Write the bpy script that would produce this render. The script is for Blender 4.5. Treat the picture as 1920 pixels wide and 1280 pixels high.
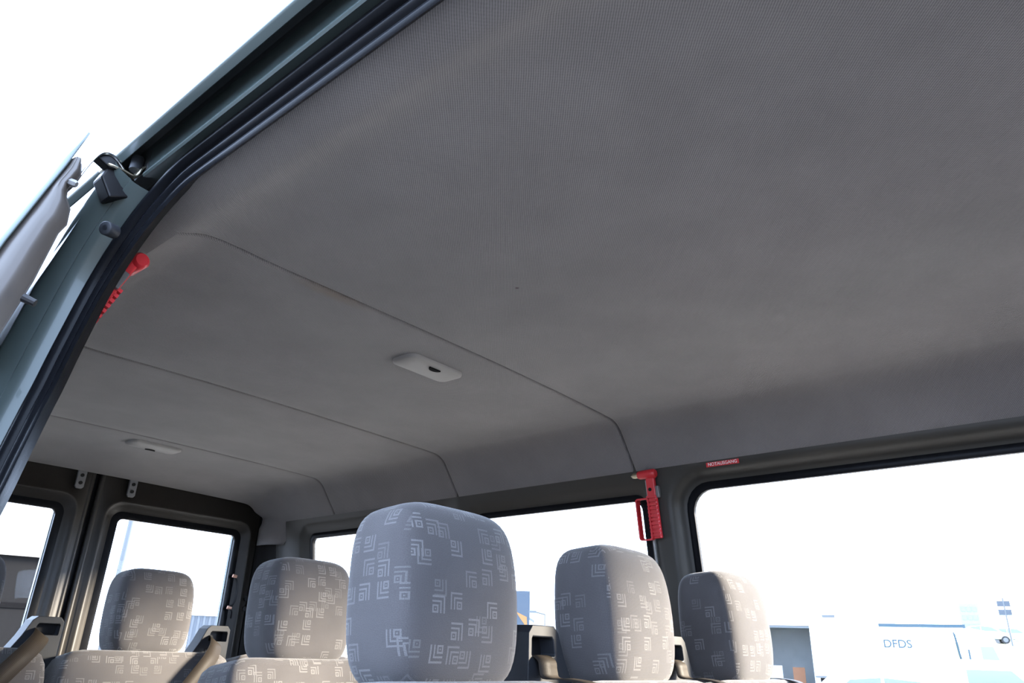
import bpy, bmesh, math, random
from mathutils import Vector, Matrix
random.seed(7)
for o in list(bpy.data.objects): bpy.data.objects.remove(o)
C = bpy.context.scene.collection
SC = bpy.context.scene
PI = math.pi

# ------------------------------------------------------------------ camera
# X runs across the van (door side -> window side), Y runs rearwards, Z up, van floor at z = 0
CAM = Vector((-1.1564, -1.1621, 0.996)); YAW, PITCH, ROLL, FPX = 0.8599, 0.4052, 0.0343, 1366.88
_f = Vector((math.sin(YAW)*math.cos(PITCH), math.cos(YAW)*math.cos(PITCH), math.sin(PITCH)))
_r0 = Vector((math.cos(YAW), -math.sin(YAW), 0)); _u0 = _r0.cross(_f)
_r = _r0*math.cos(ROLL) + _u0*math.sin(ROLL); _u = _r.cross(_f)
cd = bpy.data.cameras.new('camera'); cam = bpy.data.objects.new('camera', cd); C.objects.link(cam)
cd.sensor_width = 36; cd.lens = FPX/1920*36; cd.clip_start = 0.01; cd.clip_end = 2000
cam.matrix_world = Matrix(((_r.x, _u.x, -_f.x, CAM.x), (_r.y, _u.y, -_f.y, CAM.y), (_r.z, _u.z, -_f.z, CAM.z), (0, 0, 0, 1)))
SC.camera = cam
def pix(x, y, depth):
    return CAM + (_f + _r*((x-960)/FPX) + _u*((640-y)/FPX))*depth

# ------------------------------------------------------------------ world, sun, exposure
W = bpy.data.worlds.new('World'); SC.world = W; W.use_nodes = True
bg = W.node_tree.nodes['Background']; bg.inputs[0].default_value = (0.56, 0.71, 1.0, 1); bg.inputs[1].default_value = 6.4
sd = bpy.data.lights.new('sun', 'SUN'); sd.energy = 24.0; sd.color = (1.0, 0.86, 0.68); sd.angle = math.radians(14)
sun = bpy.data.objects.new('sun', sd); C.objects.link(sun)
SUN_TO = Vector((0.76, -0.60, 0.31)).normalized()
sun.rotation_euler = SUN_TO.to_track_quat('Z', 'Y').to_euler(); sun.location = (30, -25, 20)
SC.view_settings.view_transform = 'Standard'; SC.view_settings.look = 'None'
SC.view_settings.gamma = 1.0; SC.view_settings.use_curve_mapping = False
SC.view_settings.exposure = 1.0

# ------------------------------------------------------------------ material helpers
class NT:
    def __init__(s, name):
        s.m = bpy.data.materials.new(name); s.m.use_nodes = True; s.t = s.m.node_tree; s.n = s.t.nodes
        s.b = s.n['Principled BSDF']; s.out = s.n['Material Output']
    def new(s, k, **kw):
        n = s.n.new(k)
        for a, v in kw.items(): setattr(n, a, v)
        return n
    def put(s, sock, v):
        if isinstance(v, bpy.types.NodeSocket): s.t.links.new(v, sock)
        else: sock.default_value = v
    def math(s, op, a, b=None, c=None, clamp=False):
        n = s.new('ShaderNodeMath', operation=op); n.use_clamp = clamp
        for i, v in enumerate((a, b, c)):
            if v is not None: s.put(n.inputs[i], v)
        return n.outputs[0]
    def vmath(s, op, a, b=None):
        n = s.new('ShaderNodeVectorMath', operation=op); s.put(n.inputs[0], a)
        if b is not None: s.put(n.inputs[1], b)
        return n.outputs['Value'] if op in ('LENGTH', 'DOT_PRODUCT') else n.outputs[0]
    def mix(s, f, a, b):
        n = s.new('ShaderNodeMix', data_type='RGBA'); s.put(n.inputs[0], f); s.put(n.inputs[6], a); s.put(n.inputs[7], b)
        return n.outputs[2]
    def noise(s, vec, scale, detail=3, rough=0.5):
        n = s.new('ShaderNodeTexNoise'); n.inputs['Scale'].default_value = scale; n.inputs['Detail'].default_value = detail
        n.inputs['Roughness'].default_value = rough
        if vec is not None: s.put(n.inputs['Vector'], vec)
        return n.outputs[0]
    def coord(s, k):
        return s.new('ShaderNodeTexCoord').outputs[k]
    def sep(s, v):
        n = s.new('ShaderNodeSeparateXYZ'); s.put(n.inputs[0], v); return n.outputs
    def bump(s, h, strength=0.3, dist=0.001):
        n = s.new('ShaderNodeBump'); n.inputs['Strength'].default_value = strength; n.inputs['Distance'].default_value = dist
        s.put(n.inputs['Height'], h); s.put(s.b.inputs['Normal'], n.outputs[0])
    def ramp(s, f, a, b, lo, hi):
        n = s.new('ShaderNodeMapRange'); n.inputs[1].default_value = a; n.inputs[2].default_value = b
        n.inputs[3].default_value = lo; n.inputs[4].default_value = hi; s.put(n.inputs[0], f); return n.outputs[0]
    def set(s, **kw):
        for k, v in kw.items(): s.put(s.b.inputs[k.replace('_', ' ')], v)
        return s

def c4(c): return (c[0], c[1], c[2], 1)
def simple(name, col, rough=0.5, metal=0.0, var=0.12, scale=20, bump=0.0, bscale=200, coat=0.0, spec=0.5):
    t = NT(name); co = t.coord('Object')
    f = t.noise(co, scale, 4)
    t.set(Base_Color=t.mix(f, c4([x*(1-var) for x in col]), c4([x*(1+var) for x in col])), Roughness=rough, Metallic=metal)
    t.b.inputs['Coat Weight'].default_value = coat; t.b.inputs['Specular IOR Level'].default_value = spec
    if bump: t.bump(t.noise(co, bscale, 2), bump, 0.001)
    return t.m

def headliner_mat():
    t = NT('headliner_fabric'); uv = t.coord('UV'); x, y, _ = t.sep(uv)
    q = t.math('SUBTRACT', t.math('MULTIPLY', x, 0.656), t.math('MULTIPLY', y, 0.755))
    p = t.math('ADD', t.math('MULTIPLY', x, 0.755), t.math('MULTIPLY', y, 0.656))
    wob = t.math('MULTIPLY', t.noise(uv, 25, 2), 0.0025)
    rib = t.math('SINE', t.math('MULTIPLY', t.math('ADD', q, wob), 2*PI/0.0031))
    st = t.math('SINE', t.math('MULTIPLY', p, 2*PI/0.0046))
    rib01 = t.math('ADD', t.math('MULTIPLY', rib, 0.40), 0.5)
    rib02 = t.math('ADD', rib01, t.math('MULTIPLY', st, 0.07))
    # stretched fibre flecks and faint large soiling
    mp = t.new('ShaderNodeMapping'); mp.inputs['Rotation'].default_value = (0, 0, 0.86); mp.inputs['Scale'].default_value = (1, 0.35, 1)
    t.t.links.new(uv, mp.inputs[0])
    fl = t.noise(mp.outputs[0], 420, 3, 0.65)
    h = t.math('ADD', t.math('MULTIPLY', rib02, 0.72), t.math('MULTIPLY', fl, 0.42))
    soil = t.ramp(t.noise(uv, 4.5, 4, 0.6), 0.35, 0.7, 0.90, 1.06)
    col = t.mix(t.ramp(h, 0.2, 0.85, 0, 1), (0.126, 0.119, 0.117, 1), (0.222, 0.210, 0.206, 1))
    sc = t.new('ShaderNodeMix', data_type='RGBA', blend_type='MULTIPLY'); sc.inputs[0].default_value = 1
    t.t.links.new(col, sc.inputs[6]); t.t.links.new(soil, sc.inputs[7])
    out = sc.outputs[2]
    def spot(cx, cy, ax, ay, rot, colr, k, soft=0.5):
        nonlocal out
        dx = t.math('SUBTRACT', x, cx); dy = t.math('SUBTRACT', y, cy)
        a = t.math('ADD', t.math('MULTIPLY', dx, math.cos(rot)/ax), t.math('MULTIPLY', dy, math.sin(rot)/ax))
        b = t.math('ADD', t.math('MULTIPLY', dx, -math.sin(rot)/ay), t.math('MULTIPLY', dy, math.cos(rot)/ay))
        d = t.math('SQRT', t.math('ADD', t.math('MULTIPLY', a, a), t.math('MULTIPLY', b, b)))
        out = t.mix(t.ramp(d, 1-soft, 1+soft, k, 0), out, c4(colr))
    spot(-0.158, -0.311, 0.0035, 0.0035, 0, (0.035, 0.02, 0.018), 0.9)          # burn hole
    spot(-0.37, 0.012, 0.06, 0.012, 0.0, (0.16, 0.11, 0.06), 0.45, 0.9)          # rusty stain along the seam
    t.set(Base_Color=out, Roughness=0.95); t.b.inputs['Specular IOR Level'].default_value = 0.1
    t.b.inputs['Sheen Weight'].default_value = 0.15
    t.bump(h, 0.5, 0.0012)
    return t.m

def seat_mat(name='seat_fabric', dark=1.0):
    t = NT(name); uv0 = t.coord('UV'); rnd = t.new('ShaderNodeObjectInfo').outputs['Random']
    off = t.new('ShaderNodeCombineXYZ'); t.put(off.inputs[0], t.math('MULTIPLY', rnd, 7.31)); t.put(off.inputs[1], t.math('MULTIPLY', rnd, 3.77))
    uv = t.vmath('ADD', uv0, off.outputs[0])
    def layer(cell, shift, thr, size):
        s = t.vmath('ADD', t.vmath('SCALE', uv), (shift, shift*1.7, 0))
        s.node.inputs[0].links[0].from_node.inputs['Scale'].default_value = 1.0/cell
        fl = t.vmath('FLOOR', s); fr = t.vmath('FRACTION', s)
        wn = t.new('ShaderNodeTexWhiteNoise', noise_dimensions='3D'); t.put(wn.inputs['Vector'], t.vmath('ADD', fl, (shift*13.1, 4.2, 0)))
        r, g, b = t.sep(wn.outputs['Color'])
        wn2 = t.new('ShaderNodeTexWhiteNoise', noise_dimensions='3D'); t.put(wn2.inputs['Vector'], t.vmath('ADD', fl, (shift*5.1, 9.7, 3)))
        r2, g2, _ = t.sep(wn2.outputs['Color'])
        fx, fy, _ = t.sep(fr)
        def axis(fv, jit, flip):
            v = t.math('DIVIDE', t.math('SUBTRACT', fv, t.math('MULTIPLY', jit, 1-size)), size)
            k = t.math('GREATER_THAN', flip, 0.5)
            return t.math('ADD', t.math('MULTIPLY', v, t.math('SUBTRACT', 1.0, t.math('MULTIPLY', k, 2.0))), k)
        u = axis(fx, r2, r); v = axis(fy, g2, g)
        mx = t.math('MAXIMUM', u, v); mn = t.math('MINIMUM', u, v)
        inside = t.math('MULTIPLY', t.math('GREATER_THAN', mn, 0.0), t.math('LESS_THAN', mx, 1.0))
        def band(val, lo, hi):
            return t.math('MULTIPLY', t.math('GREATER_THAN', val, lo), t.math('LESS_THAN', val, hi))
        br = t.math('ADD', band(mx, 0.60, 0.70), band(mx, 0.86, 0.97))
        cd_ = t.math('MAXIMUM', t.math('ABSOLUTE', t.math('SUBTRACT', u, 0.24)), t.math('ABSOLUTE', t.math('SUBTRACT', v, 0.24)))
        sq = t.math('ADD', band(cd_, 0.125, 0.225), t.math('LESS_THAN', cd_, 0.045))
        m = t.math('MULTIPLY', t.math('ADD', br, sq), inside)
        pres = t.math('MULTIPLY', t.math('GREATER_THAN', b, thr), t.ramp(r2, 0, 1, 0.55, 1.0))
        return t.math('MULTIPLY', m, pres)
    m = t.math('MAXIMUM', layer(0.034, 0.0, 0.50, 0.66), t.math('MULTIPLY', layer(0.039, 3.37, 0.62, 0.56), 0.7))
    ux, uy, _ = t.sep(uv)
    wv = t.math('MULTIPLY', t.math('SINE', t.math('MULTIPLY', t.math('ADD', ux, uy), 2*PI/0.0021)), t.math('SINE', t.math('MULTIPLY', t.math('SUBTRACT', ux, uy), 2*PI/0.0021)))
    fib = t.noise(uv, 900, 3, 0.7); big = t.noise(uv, 14, 3)
    base = t.mix(t.ramp(fib, 0.3, 0.7, 0, 1), (0.0310*dark, 0.0295*dark, 0.0310*dark, 1), (0.067*dark, 0.063*dark, 0.064*dark, 1))
    base = t.mix(t.math('MULTIPLY', t.math('ADD', wv, 1.0), 0.20), base, (0.116*dark, 0.112*dark, 0.113*dark, 1))
    base = t.mix(t.ramp(big, 0.3, 0.7, 0, 0.25), base, (0.034, 0.033, 0.034, 1))
    brk = t.ramp(t.math('ADD', t.math('MULTIPLY', wv, 0.35), fib), 0.25, 0.55, 0.30, 1.0)
    col = t.mix(t.math('MULTIPLY', t.math('MULTIPLY', m, brk), 0.85), base, (0.145, 0.143, 0.143, 1))
    t.set(Base_Color=col, Roughness=0.95); t.b.inputs['Specular IOR Level'].default_value = 0.1
    t.b.inputs['Sheen Weight'].default_value = 0.25; t.b.inputs['Sheen Roughness'].default_value = 0.4
    t.bump(t.math('ADD', t.math('MULTIPLY', wv, 0.4), t.math('ADD', fib, t.math('MULTIPLY', m, 0.3))), 0.35, 0.001)
    return t.m

def glass_mat(name='window_glass', tint=(0.95, 0.955, 0.95)):
    t = NT(name); t.n.remove(t.b)
    tr = t.new('ShaderNodeBsdfTransparent'); gl = t.new('ShaderNodeBsdfGlossy'); gl.inputs['Roughness'].default_value = 0.02
    lw = t.new('ShaderNodeLayerWeight'); lw.inputs[0].default_value = 0.5
    fr = t.math('ADD', 0.012, t.math('MULTIPLY', t.math('POWER', lw.outputs['Facing'], 5.0), 0.9)).node
    sp = t.noise(t.coord('Object'), 3, 2)
    t.put(tr.inputs[0], t.mix(sp, c4([v*0.985 for v in tint]), c4(tint)))
    mx = t.new('ShaderNodeMixShader'); t.t.links.new(fr.outputs[0], mx.inputs[0]); t.t.links.new(tr.outputs[0], mx.inputs[1]); t.t.links.new(gl.outputs[0], mx.inputs[2])
    t.t.links.new(mx.outputs[0], t.out.inputs[0])
    return t.m

def belt_mat():
    t = NT('belt_webbing'); uv = t.coord('UV'); x, y, _ = t.sep(uv)
    r = t.math('SINE', t.math('MULTIPLY', x, 2*PI/0.004)); h = t.math('SINE', t.math('MULTIPLY', y, 2*PI/0.0022))
    f = t.math('ADD', 0.5, t.math('ADD', t.math('MULTIPLY', r, 0.25), t.math('MULTIPLY', h, 0.2)))
    t.set(Base_Color=t.mix(f, (0.012, 0.010, 0.008, 1), (0.026, 0.021, 0.017, 1)), Roughness=0.6); t.b.inputs['Specular IOR Level'].default_value = 0.1; t.bump(f, 0.3, 0.0005)
    return t.m

M = {
 'headliner': headliner_mat(), 'seat': seat_mat(), 'glass': glass_mat(), 'belt': belt_mat(),
 'trim': simple('painted_trim', (0.036, 0.0345, 0.030), 0.42, 0, 0.1, 6, 0.05, 300, 0, 0.3),
 'dark_trim': simple('dark_trim', (0.012, 0.012, 0.012), 0.6, 0, 0.15, 10, 0, 1, 0, 0.12),
 'rubber': simple('black_rubber', (0.006, 0.0065, 0.008), 0.28, 0, 0.3, 60, 0.10, 500, 0, 0.07),
 'paint': simple('grey_green_paint', (0.058, 0.076, 0.074), 0.36, 0.15, 0.10, 5, 0.0, 100, 0.18, 0.3),
 'channel': simple('rail_channel', (0.012, 0.014, 0.015), 0.5, 0.0, 0.2, 12),
 'door_inner': simple('door_inner_paint', (0.062, 0.055, 0.050), 0.42, 0.1, 0.12, 8),
 'plastic': simple('grey_plastic', (0.020, 0.022, 0.026), 0.42, 0, 0.08, 30, 0.15, 900, 0, 0.18),
 'black': simple('black_plastic', (0.007, 0.007, 0.008), 0.4, 0, 0.2, 30, 0, 1, 0, 0.2),
 'red': simple('red_plastic', (0.52, 0.022, 0.03), 0.38, 0, 0.1, 30),
 'sticker': simple('sticker_red', (0.50, 0.018, 0.022), 0.45, 0, 0.06, 30),
 'white_ink': simple('white_print', (0.80, 0.80, 0.80), 0.5, 0, 0.03, 30),
 'steel': simple('zinc_steel', (0.55, 0.50, 0.38), 0.28, 1.0, 0.15, 40),
 'chrome': simple('bright_steel', (0.72, 0.72, 0.74), 0.25, 1.0, 0.08, 40),
 'lamp': simple('lamp_lens', (0.255, 0.245, 0.235), 0.5, 0, 0.04, 10, 0, 1, 0, 0.12),
 'switch': simple('switch_black', (0.004, 0.004, 0.0045), 0.7, 0, 0.2, 30, 0, 1, 0, 0.03),
 'bracket': simple('grey_catch', (0.13, 0.132, 0.135), 0.4, 0.2, 0.12, 60),
 'cable': simple('grey_cable', (0.26, 0.26, 0.25), 0.5, 0, 0.1, 40),
 'copper': simple('copper_terminal', (0.62, 0.36, 0.26), 0.4, 0.4, 0.1, 40),
 'floor': simple('van_floor_vinyl', (0.16, 0.155, 0.15), 0.6, 0, 0.2, 60, 0.1, 300),
 'asphalt': simple('asphalt', (0.105, 0.096, 0.086), 0.9, 0, 0.2, 3, 0.3, 60),
 'bounce_ground': simple('pale_bounce_ground', (0.31, 0.275, 0.23), 0.9, 0, 0.12, 2, 0.2, 50),  # made-up ground tone, pale to bounce light
 'grass': simple('grass', (0.045, 0.062, 0.014), 0.95, 0, 0.35, 2.5, 0.6, 30),
 'dry': simple('dry_grass', (0.060, 0.040, 0.022), 0.95, 0, 0.35, 2.5, 0.6, 30),
 'white_wall': simple('white_cladding', (0.78, 0.80, 0.82), 0.6, 0, 0.03, 1),
 'pale_blue': simple('pale_blue_cladding', (0.040, 0.052, 0.068), 0.5, 0, 0.06, 1),
 'grey_wall': simple('grey_cladding', (0.008, 0.008, 0.0085), 0.8, 0, 0.15, 1.2, 0, 1, 0, 0.05),
 'navy': simple('navy_sign', (0.022, 0.038, 0.058), 0.4, 0, 0.06, 2),
 'orange': simple('orange_sign', (0.22, 0.10, 0.02), 0.4, 0, 0.06, 4),
 'tower': simple('tower_cladding', (0.17, 0.19, 0.22), 0.6, 0, 0.05, 1),
 'shaded_trim': simple('shaded_door_trim', (0.020, 0.018, 0.0155), 0.40, 0, 0.1, 6, 0.05, 300, 0, 0.32),  # same paint as the wall trim, darkened to carry the shade at the rear
 'interior_grey': simple('bay_interior', (0.50, 0.53, 0.54), 0.8, 0, 0.15, 1),
 'roof_grey': simple('roof_sheet', (0.085, 0.095, 0.10), 0.5, 0.1, 0.08, 1),
 'car_white': simple('white_car_paint', (0.80, 0.81, 0.82), 0.25, 0, 0.02, 1, 0, 1, 0.8),
 'car_silver': simple('silver_car_paint', (0.45, 0.47, 0.49), 0.3, 0.4, 0.03, 1, 0, 1, 0.8),
 'car_glass': simple('dark_car_glass', (0.13, 0.16, 0.18), 0.08, 0, 0.05, 1),
 'tyre': simple('tyre', (0.02, 0.02, 0.02), 0.8, 0, 0.2, 20),
 'teal_ink': simple('teal_lettering', (0.015, 0.045, 0.065), 0.5, 0, 0.05, 3),
 'hedge': simple('hedge_leaves', (0.10, 0.075, 0.045), 0.95, 0, 0.4, 3, 0.6, 20),
 'crate': simple('brown_crate', (0.22, 0.10, 0.05), 0.8, 0, 0.15, 3),
}

# ------------------------------------------------------------------ object helpers
def tag(o, label, cat, group=None):
    o['label'] = label; o['category'] = cat
    if group: o['group'] = group
    return o
def thing(name, label, cat, loc=(0, 0, 0), rz=0, group=None):
    o = bpy.data.objects.new(name, None); o.empty_display_size = 0.05; C.objects.link(o)
    o.location = loc; o.rotation_euler = (0, 0, rz)
    return tag(o, label, cat, group)
def struct(name, loc=(0, 0, 0)):
    o = bpy.data.objects.new(name, None); o.empty_display_size = 0.05; C.objects.link(o); o.location = loc
    o['kind'] = 'structure'; return o
def mesh_obj(name, verts, faces, mat, parent=None, smooth=True, uvs=None, angle=35, kind=None, loc=None):
    me = bpy.data.meshes.new(name); me.from_pydata([tuple(v) for v in verts], [], faces); me.update()
    if uvs is not None:
        l = me.uv_layers.new(name='UVMap')
        for poly in me.polygons:
            for li in poly.loop_indices:
                l.data[li].uv = uvs(poly, me.loops[li].vertex_index) if callable(uvs) else uvs[me.loops[li].vertex_index]
    bm = bmesh.new(); bm.from_mesh(me); bmesh.ops.recalc_face_normals(bm, faces=bm.faces); bm.to_mesh(me); bm.free()
    if smooth:
        for p in me.polygons: p.use_smooth = True
        me.set_sharp_from_angle(angle=math.radians(angle))
    me.materials.append(mat if not isinstance(mat, str) else M[mat])
    o = bpy.data.objects.new(name, me); C.objects.link(o)
    if parent: o.parent = parent
    if kind: o['kind'] = kind
    if loc is not None: o.location = loc
    return o
def bevel(o, w, seg=2):
    m = o.modifiers.new('bevel', 'BEVEL'); m.width = w; m.segments = seg; m.limit_method = 'ANGLE'; m.angle_limit = math.radians(40); return o
def solidify(o, th, off=-1):
    m = o.modifiers.new('solid', 'SOLIDIFY'); m.thickness = th; m.offset = off; return o
class MB:
    def __init__(s): s.v = []; s.f = []
    def add(s, vs, fs):
        k = len(s.v); s.v += [tuple(v) for v in vs]; s.f += [tuple(i+k for i in f) for f in fs]; return s
    def box(s, a, b, rot=None, piv=None):
        x0, y0, z0 = a; x1, y1, z1 = b
        vs = [Vector(v) for v in ((x0, y0, z0), (x1, y0, z0), (x1, y1, z0), (x0, y1, z0), (x0, y0, z1), (x1, y0, z1), (x1, y1, z1), (x0, y1, z1))]
        if rot: p = Vector(piv or (0, 0, 0)); vs = [rot @ (v-p)+p for v in vs]
        return s.add(vs, [(0, 3, 2, 1), (4, 5, 6, 7), (0, 1, 5, 4), (1, 2, 6, 5), (2, 3, 7, 6), (3, 0, 4, 7)])
    def prism(s, pts, d):                      # polygon of 3D points swept by vector d
        n = len(pts); d = Vector(d); vs = [Vector(p) for p in pts]+[Vector(p)+d for p in pts]
        return s.add(vs, [tuple(range(n))[::-1], tuple(range(n, 2*n))]+[(i, (i+1) % n, n+(i+1) % n, n+i) for i in range(n)])
    def tube(s, pts, r, n=10, cap=True):
        pts = [Vector(p) for p in pts]; rs = r if isinstance(r, (list, tuple)) else [r]*len(pts)
        vs = []; up = None
        for i, p in enumerate(pts):
            t = (pts[min(i+1, len(pts)-1)]-pts[max(i-1, 0)]).normalized()
            if up is None: up = Vector((0, 0, 1)) if abs(t.z) < .9 else Vector((1, 0, 0))
            a = t.cross(up).normalized(); b = a.cross(t); up = b
            vs += [p+(a*math.cos(2*PI*k/n)+b*math.sin(2*PI*k/n))*rs[i] for k in range(n)]
        fs = [(i*n+k, i*n+(k+1) % n, (i+1)*n+(k+1) % n, (i+1)*n+k) for i in range(len(pts)-1) for k in range(n)]
        if cap: fs += [tuple(range(n))[::-1], tuple(range((len(pts)-1)*n, len(pts)*n))]
        return s.add(vs, fs)
    def build(s, name, mat, parent=None, smooth=True, uvs=None, **k): return mesh_obj(name, s.v, s.f, mat, parent, smooth, uvs, **k)
def sweep(path, prof, outv, closed=True, cap=True):
    """path: 3D points; prof: (b, n) pairs, b along -X, n along the outward normal in the YZ plane; returns verts, faces"""
    path = [Vector(p) for p in path]; n = len(prof); vs = []
    for i, p in enumerate(path):
        t = path[min(i+1, len(path)-1)]-path[max(i-1, 0)]; t.x = 0; t.normalize()
        nn = Vector((0, -t.z, t.y))
        if nn.dot(Vector(outv(p))) < 0: nn = -nn
        vs += [p+Vector((-b, 0, 0))+nn*q for b, q in prof]
    m = n if closed else n-1
    fs = [(i*n+k, i*n+(k+1) % n, (i+1)*n+(k+1) % n, (i+1)*n+k) for i in range(len(path)-1) for k in range(m)]
    if closed and cap: fs += [tuple(range(n))[::-1], tuple(range((len(path)-1)*n, len(path)*n))]
    return vs, fs
def smooth_path(pts, sub=4):
    pts = [Vector(p) for p in pts]; out = []
    for i in range(len(pts)-1):
        p0 = pts[max(i-1, 0)]; p1 = pts[i]; p2 = pts[i+1]; p3 = pts[min(i+2, len(pts)-1)]
        for k in range(sub):
            t = k/sub; out.append(0.5*((2*p1)+(p2-p0)*t+(2*p0-5*p1+4*p2-p3)*t*t+(3*p1-p0-3*p2+p3)*t**3))
    out.append(pts[-1]); return out

# rounded rectangle loops: sampled so every loop has the same vertex count
def rrect(u0, u1, v0, v1, r, seg=6):
    r = max(r, 1e-4); pts = []
    for cx, cy, a0 in ((u1-r, v1-r, 0), (u0+r, v1-r, PI/2), (u0+r, v0+r, PI), (u1-r, v0+r, 1.5*PI)):
        for k in range(seg+1):
            a = a0+PI/2*k/seg; pts.append((cx+r*math.cos(a), cy+r*math.sin(a)))
    return pts
def loops_mesh(loops, cap_last=False):
    n = len(loops[0]); vs = [p for l in loops for p in l]
    fs = [(i*n+k, i*n+(k+1) % n, (i+1)*n+(k+1) % n, (i+1)*n+k) for i in range(len(loops)-1) for k in range(n)]
    if cap_last: fs.append(tuple(range((len(loops)-1)*n, len(loops)*n)))
    return vs, fs

# ------------------------------------------------------------------ van shell
XH, ZH, TUM = 0.80, 1.535, 0.165                      # headliner edge on the window side, tumblehome
def wall_x(z): return XH + TUM*(ZH-z) if z > 0.75 else XH + TUM*(ZH-0.75) + 0.03*(0.75-z)
Y1, Y2, Y3, YR = 0.0, 0.7643, 1.5075, 2.0
CR, ZC, HC = 0.698, 1.6648, 0.0103
def ceil_z(x): return ZC + HC*(1-(x/CR)**2)

def profile():
    """headliner cross-section from the door-side edge to the window-side edge as (x, z)"""
    def corner(s, edge):                              # rounded crease between roof and side drop
        c = Vector((s*CR, ZC)); e = Vector(edge); d1 = (e-c).normalized(); d0 = Vector((-s, 0.03)).normalized(); L = 0.042
        a = c+d0*L; b = c+d1*L; out = []
        for k in range(9):
            t = k/8; out.append(a*(1-t)**2+c*2*t*(1-t)+b*t*t)
        return out, e
    cb, eb = corner(1, (XH, ZH-0.004))
    L = [Vector(q) for q in ((-.776, 1.6650), (-.755, 1.6585), (-.735, 1.6535), (-.718, 1.6508), (-.706, 1.6508), (-.694, 1.6545), (-.680, 1.6610), (-.662, 1.6673), (-.635, 1.6710), (-.59, 1.6718), (-.54, 1.6708))]
    xa = L[-1].x; xb = cb[0].x; n = 22
    for k in range(1, n):
        x = xa+(xb-xa)*k/n; L.append(Vector((x, ceil_z(x)+0.001)))
    L += cb+[cb[-1].lerp(eb, 0.5), eb]
    return L
PROF = profile()
ARC = [0.0]
for a, b in zip(PROF, PROF[1:]): ARC.append(ARC[-1]+(b-a).length)
mid = min(range(len(PROF)), key=lambda i: abs(PROF[i].x)); ARC = [a-ARC[mid]+PROF[mid].x for a in ARC]
XCUT = -0.700; IB = max(i for i in range(len(PROF)) if PROF[i].x <= XCUT)

ceiling = struct('ceiling')
def headliner_panel(y0, y1, first=False, last=False):
    G = 0.0026
    ys = []
    if first: ys += [(y0, 0)]
    else: ys += [(y0+G, .013), (y0+G+.0010, .0030), (y0+G+.0035, 0.0006), (y0+G+.007, 0)]
    n = max(4, int((y1-y0)/0.05))
    ys += [(y0+(y1-y0)*k/n, 0) for k in range(1, n)]
    tail = []
    if last:
        ys = [q for q in ys if q[0] < 1.70]
    else: ys += [(y1-G-.007, 0), (y1-G-.0035, .0006), (y1-G-.0010, .0030), (y1-G, .013)]
    ext = [(y1+0.02+0.06*k, 0) for k in range(33)] if first else []
    rows = ys+ext; vs = []; uv = []; fs = []; np_ = len(PROF)
    def put(i, y, lift):
        p = PROF[i]; q0 = PROF[max(i-1, 0)]; q1 = PROF[min(i+1, np_-1)]; d = (q1-q0).normalized(); nrm = Vector((-d.y, d.x))
        k = 1.0 if (p.x > XCUT+.004 or not first) else 0.0
        sag = 0.0012*math.sin(p.x*5.1+y*4.3)*math.sin(y*7.7+1.1) if abs(p.x) < .6 else 0
        vs.append((p.x+nrm.x*lift*k, y if k or not lift else y, p.y+nrm.y*lift*k+sag)); uv.append((ARC[i], y))
    for y, l in rows:
        for i in range(np_): put(i, y, l)
    for r in range(len(rows)-1):
        for i in range(np_-1):
            if first and r >= len(ys)-1 and i+1 > IB: continue
            if not first and i < IB: continue
            fs.append((r*np_+i, r*np_+i+1, (r+1)*np_+i+1, (r+1)*np_+i))
    if last:      # roof curves down to the rear doors
        base = len(rows)-1
        y_s = rows[-1][0]; pts = [(1.74, .0005), (1.78, .003), (1.82, .008), (1.86, .017), (1.91, .030), (1.96, .043), (2.0, .055), (2.02, .060)]
        for y, dz in pts:
            for i in range(np_):
                p = PROF[i]; w = max(0.0, min(1.0, (p.y-1.545)/0.09))
                vs.append((p.x, y, p.y-dz*w)); uv.append((ARC[i], y+dz*.6))
        for r in range(base, base+len(pts)):
            for i in range(np_-1):
                if i < IB: continue
                fs.append((r*np_+i, r*np_+i+1, (r+1)*np_+i+1, (r+1)*np_+i))
    o = mesh_obj('headliner_panel', vs, fs, 'headliner', ceiling, True, uv, angle=80)
    return o
headliner_panel(-1.85, Y1, first=True)
headliner_panel(Y1, Y2); headliner_panel(Y2, Y3); headliner_panel(Y3, YR, last=True)
# fabric-covered corner that runs down the rear pillar
cv = []; cu = []; cf = []
plan = [(.768, 2.035), (.763, 1.995), (.764, 1.960), (.771, 1.928), (.784, 1.902), (.799, 1.884), (.8065, 1.864)]
zs = [1.585, 1.57, 1.552, 1.53, 1.505, 1.475, 1.445, 1.428]
for j, z in enumerate(zs):
    for i, (x, y) in enumerate(plan):
        k = i/(len(plan)-1); zz = z if i < len(plan)-1 else max(z, 1.455)
        f_ = max(0.0, min(1.0, (zz-1.50)/0.085)); f_ = f_*f_*(3-2*f_); xp = XH-(zz-1.535)*0.785-0.003
        cv.append(((x+max(0, (1.535-zz))*TUM*k*0.9)*(1-f_)+xp*f_, y, zz)); cu.append((0.85+0.03*i, z))
for j in range(len(zs)-1):
    for i in range(len(plan)-1): a = j*len(plan)+i; cf.append((a, a+1, a+1+len(plan), a+len(plan)))
solidify(mesh_obj('pillar_cover', cv, cf, 'headliner', ceiling, True, cu, angle=80), 0.004, 0)
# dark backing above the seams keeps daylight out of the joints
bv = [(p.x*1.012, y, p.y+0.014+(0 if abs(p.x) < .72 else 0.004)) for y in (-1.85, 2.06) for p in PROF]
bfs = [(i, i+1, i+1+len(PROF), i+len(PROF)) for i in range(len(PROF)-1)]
mesh_obj('headliner_backing', bv, bfs, 'dark_trim', ceiling)
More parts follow.
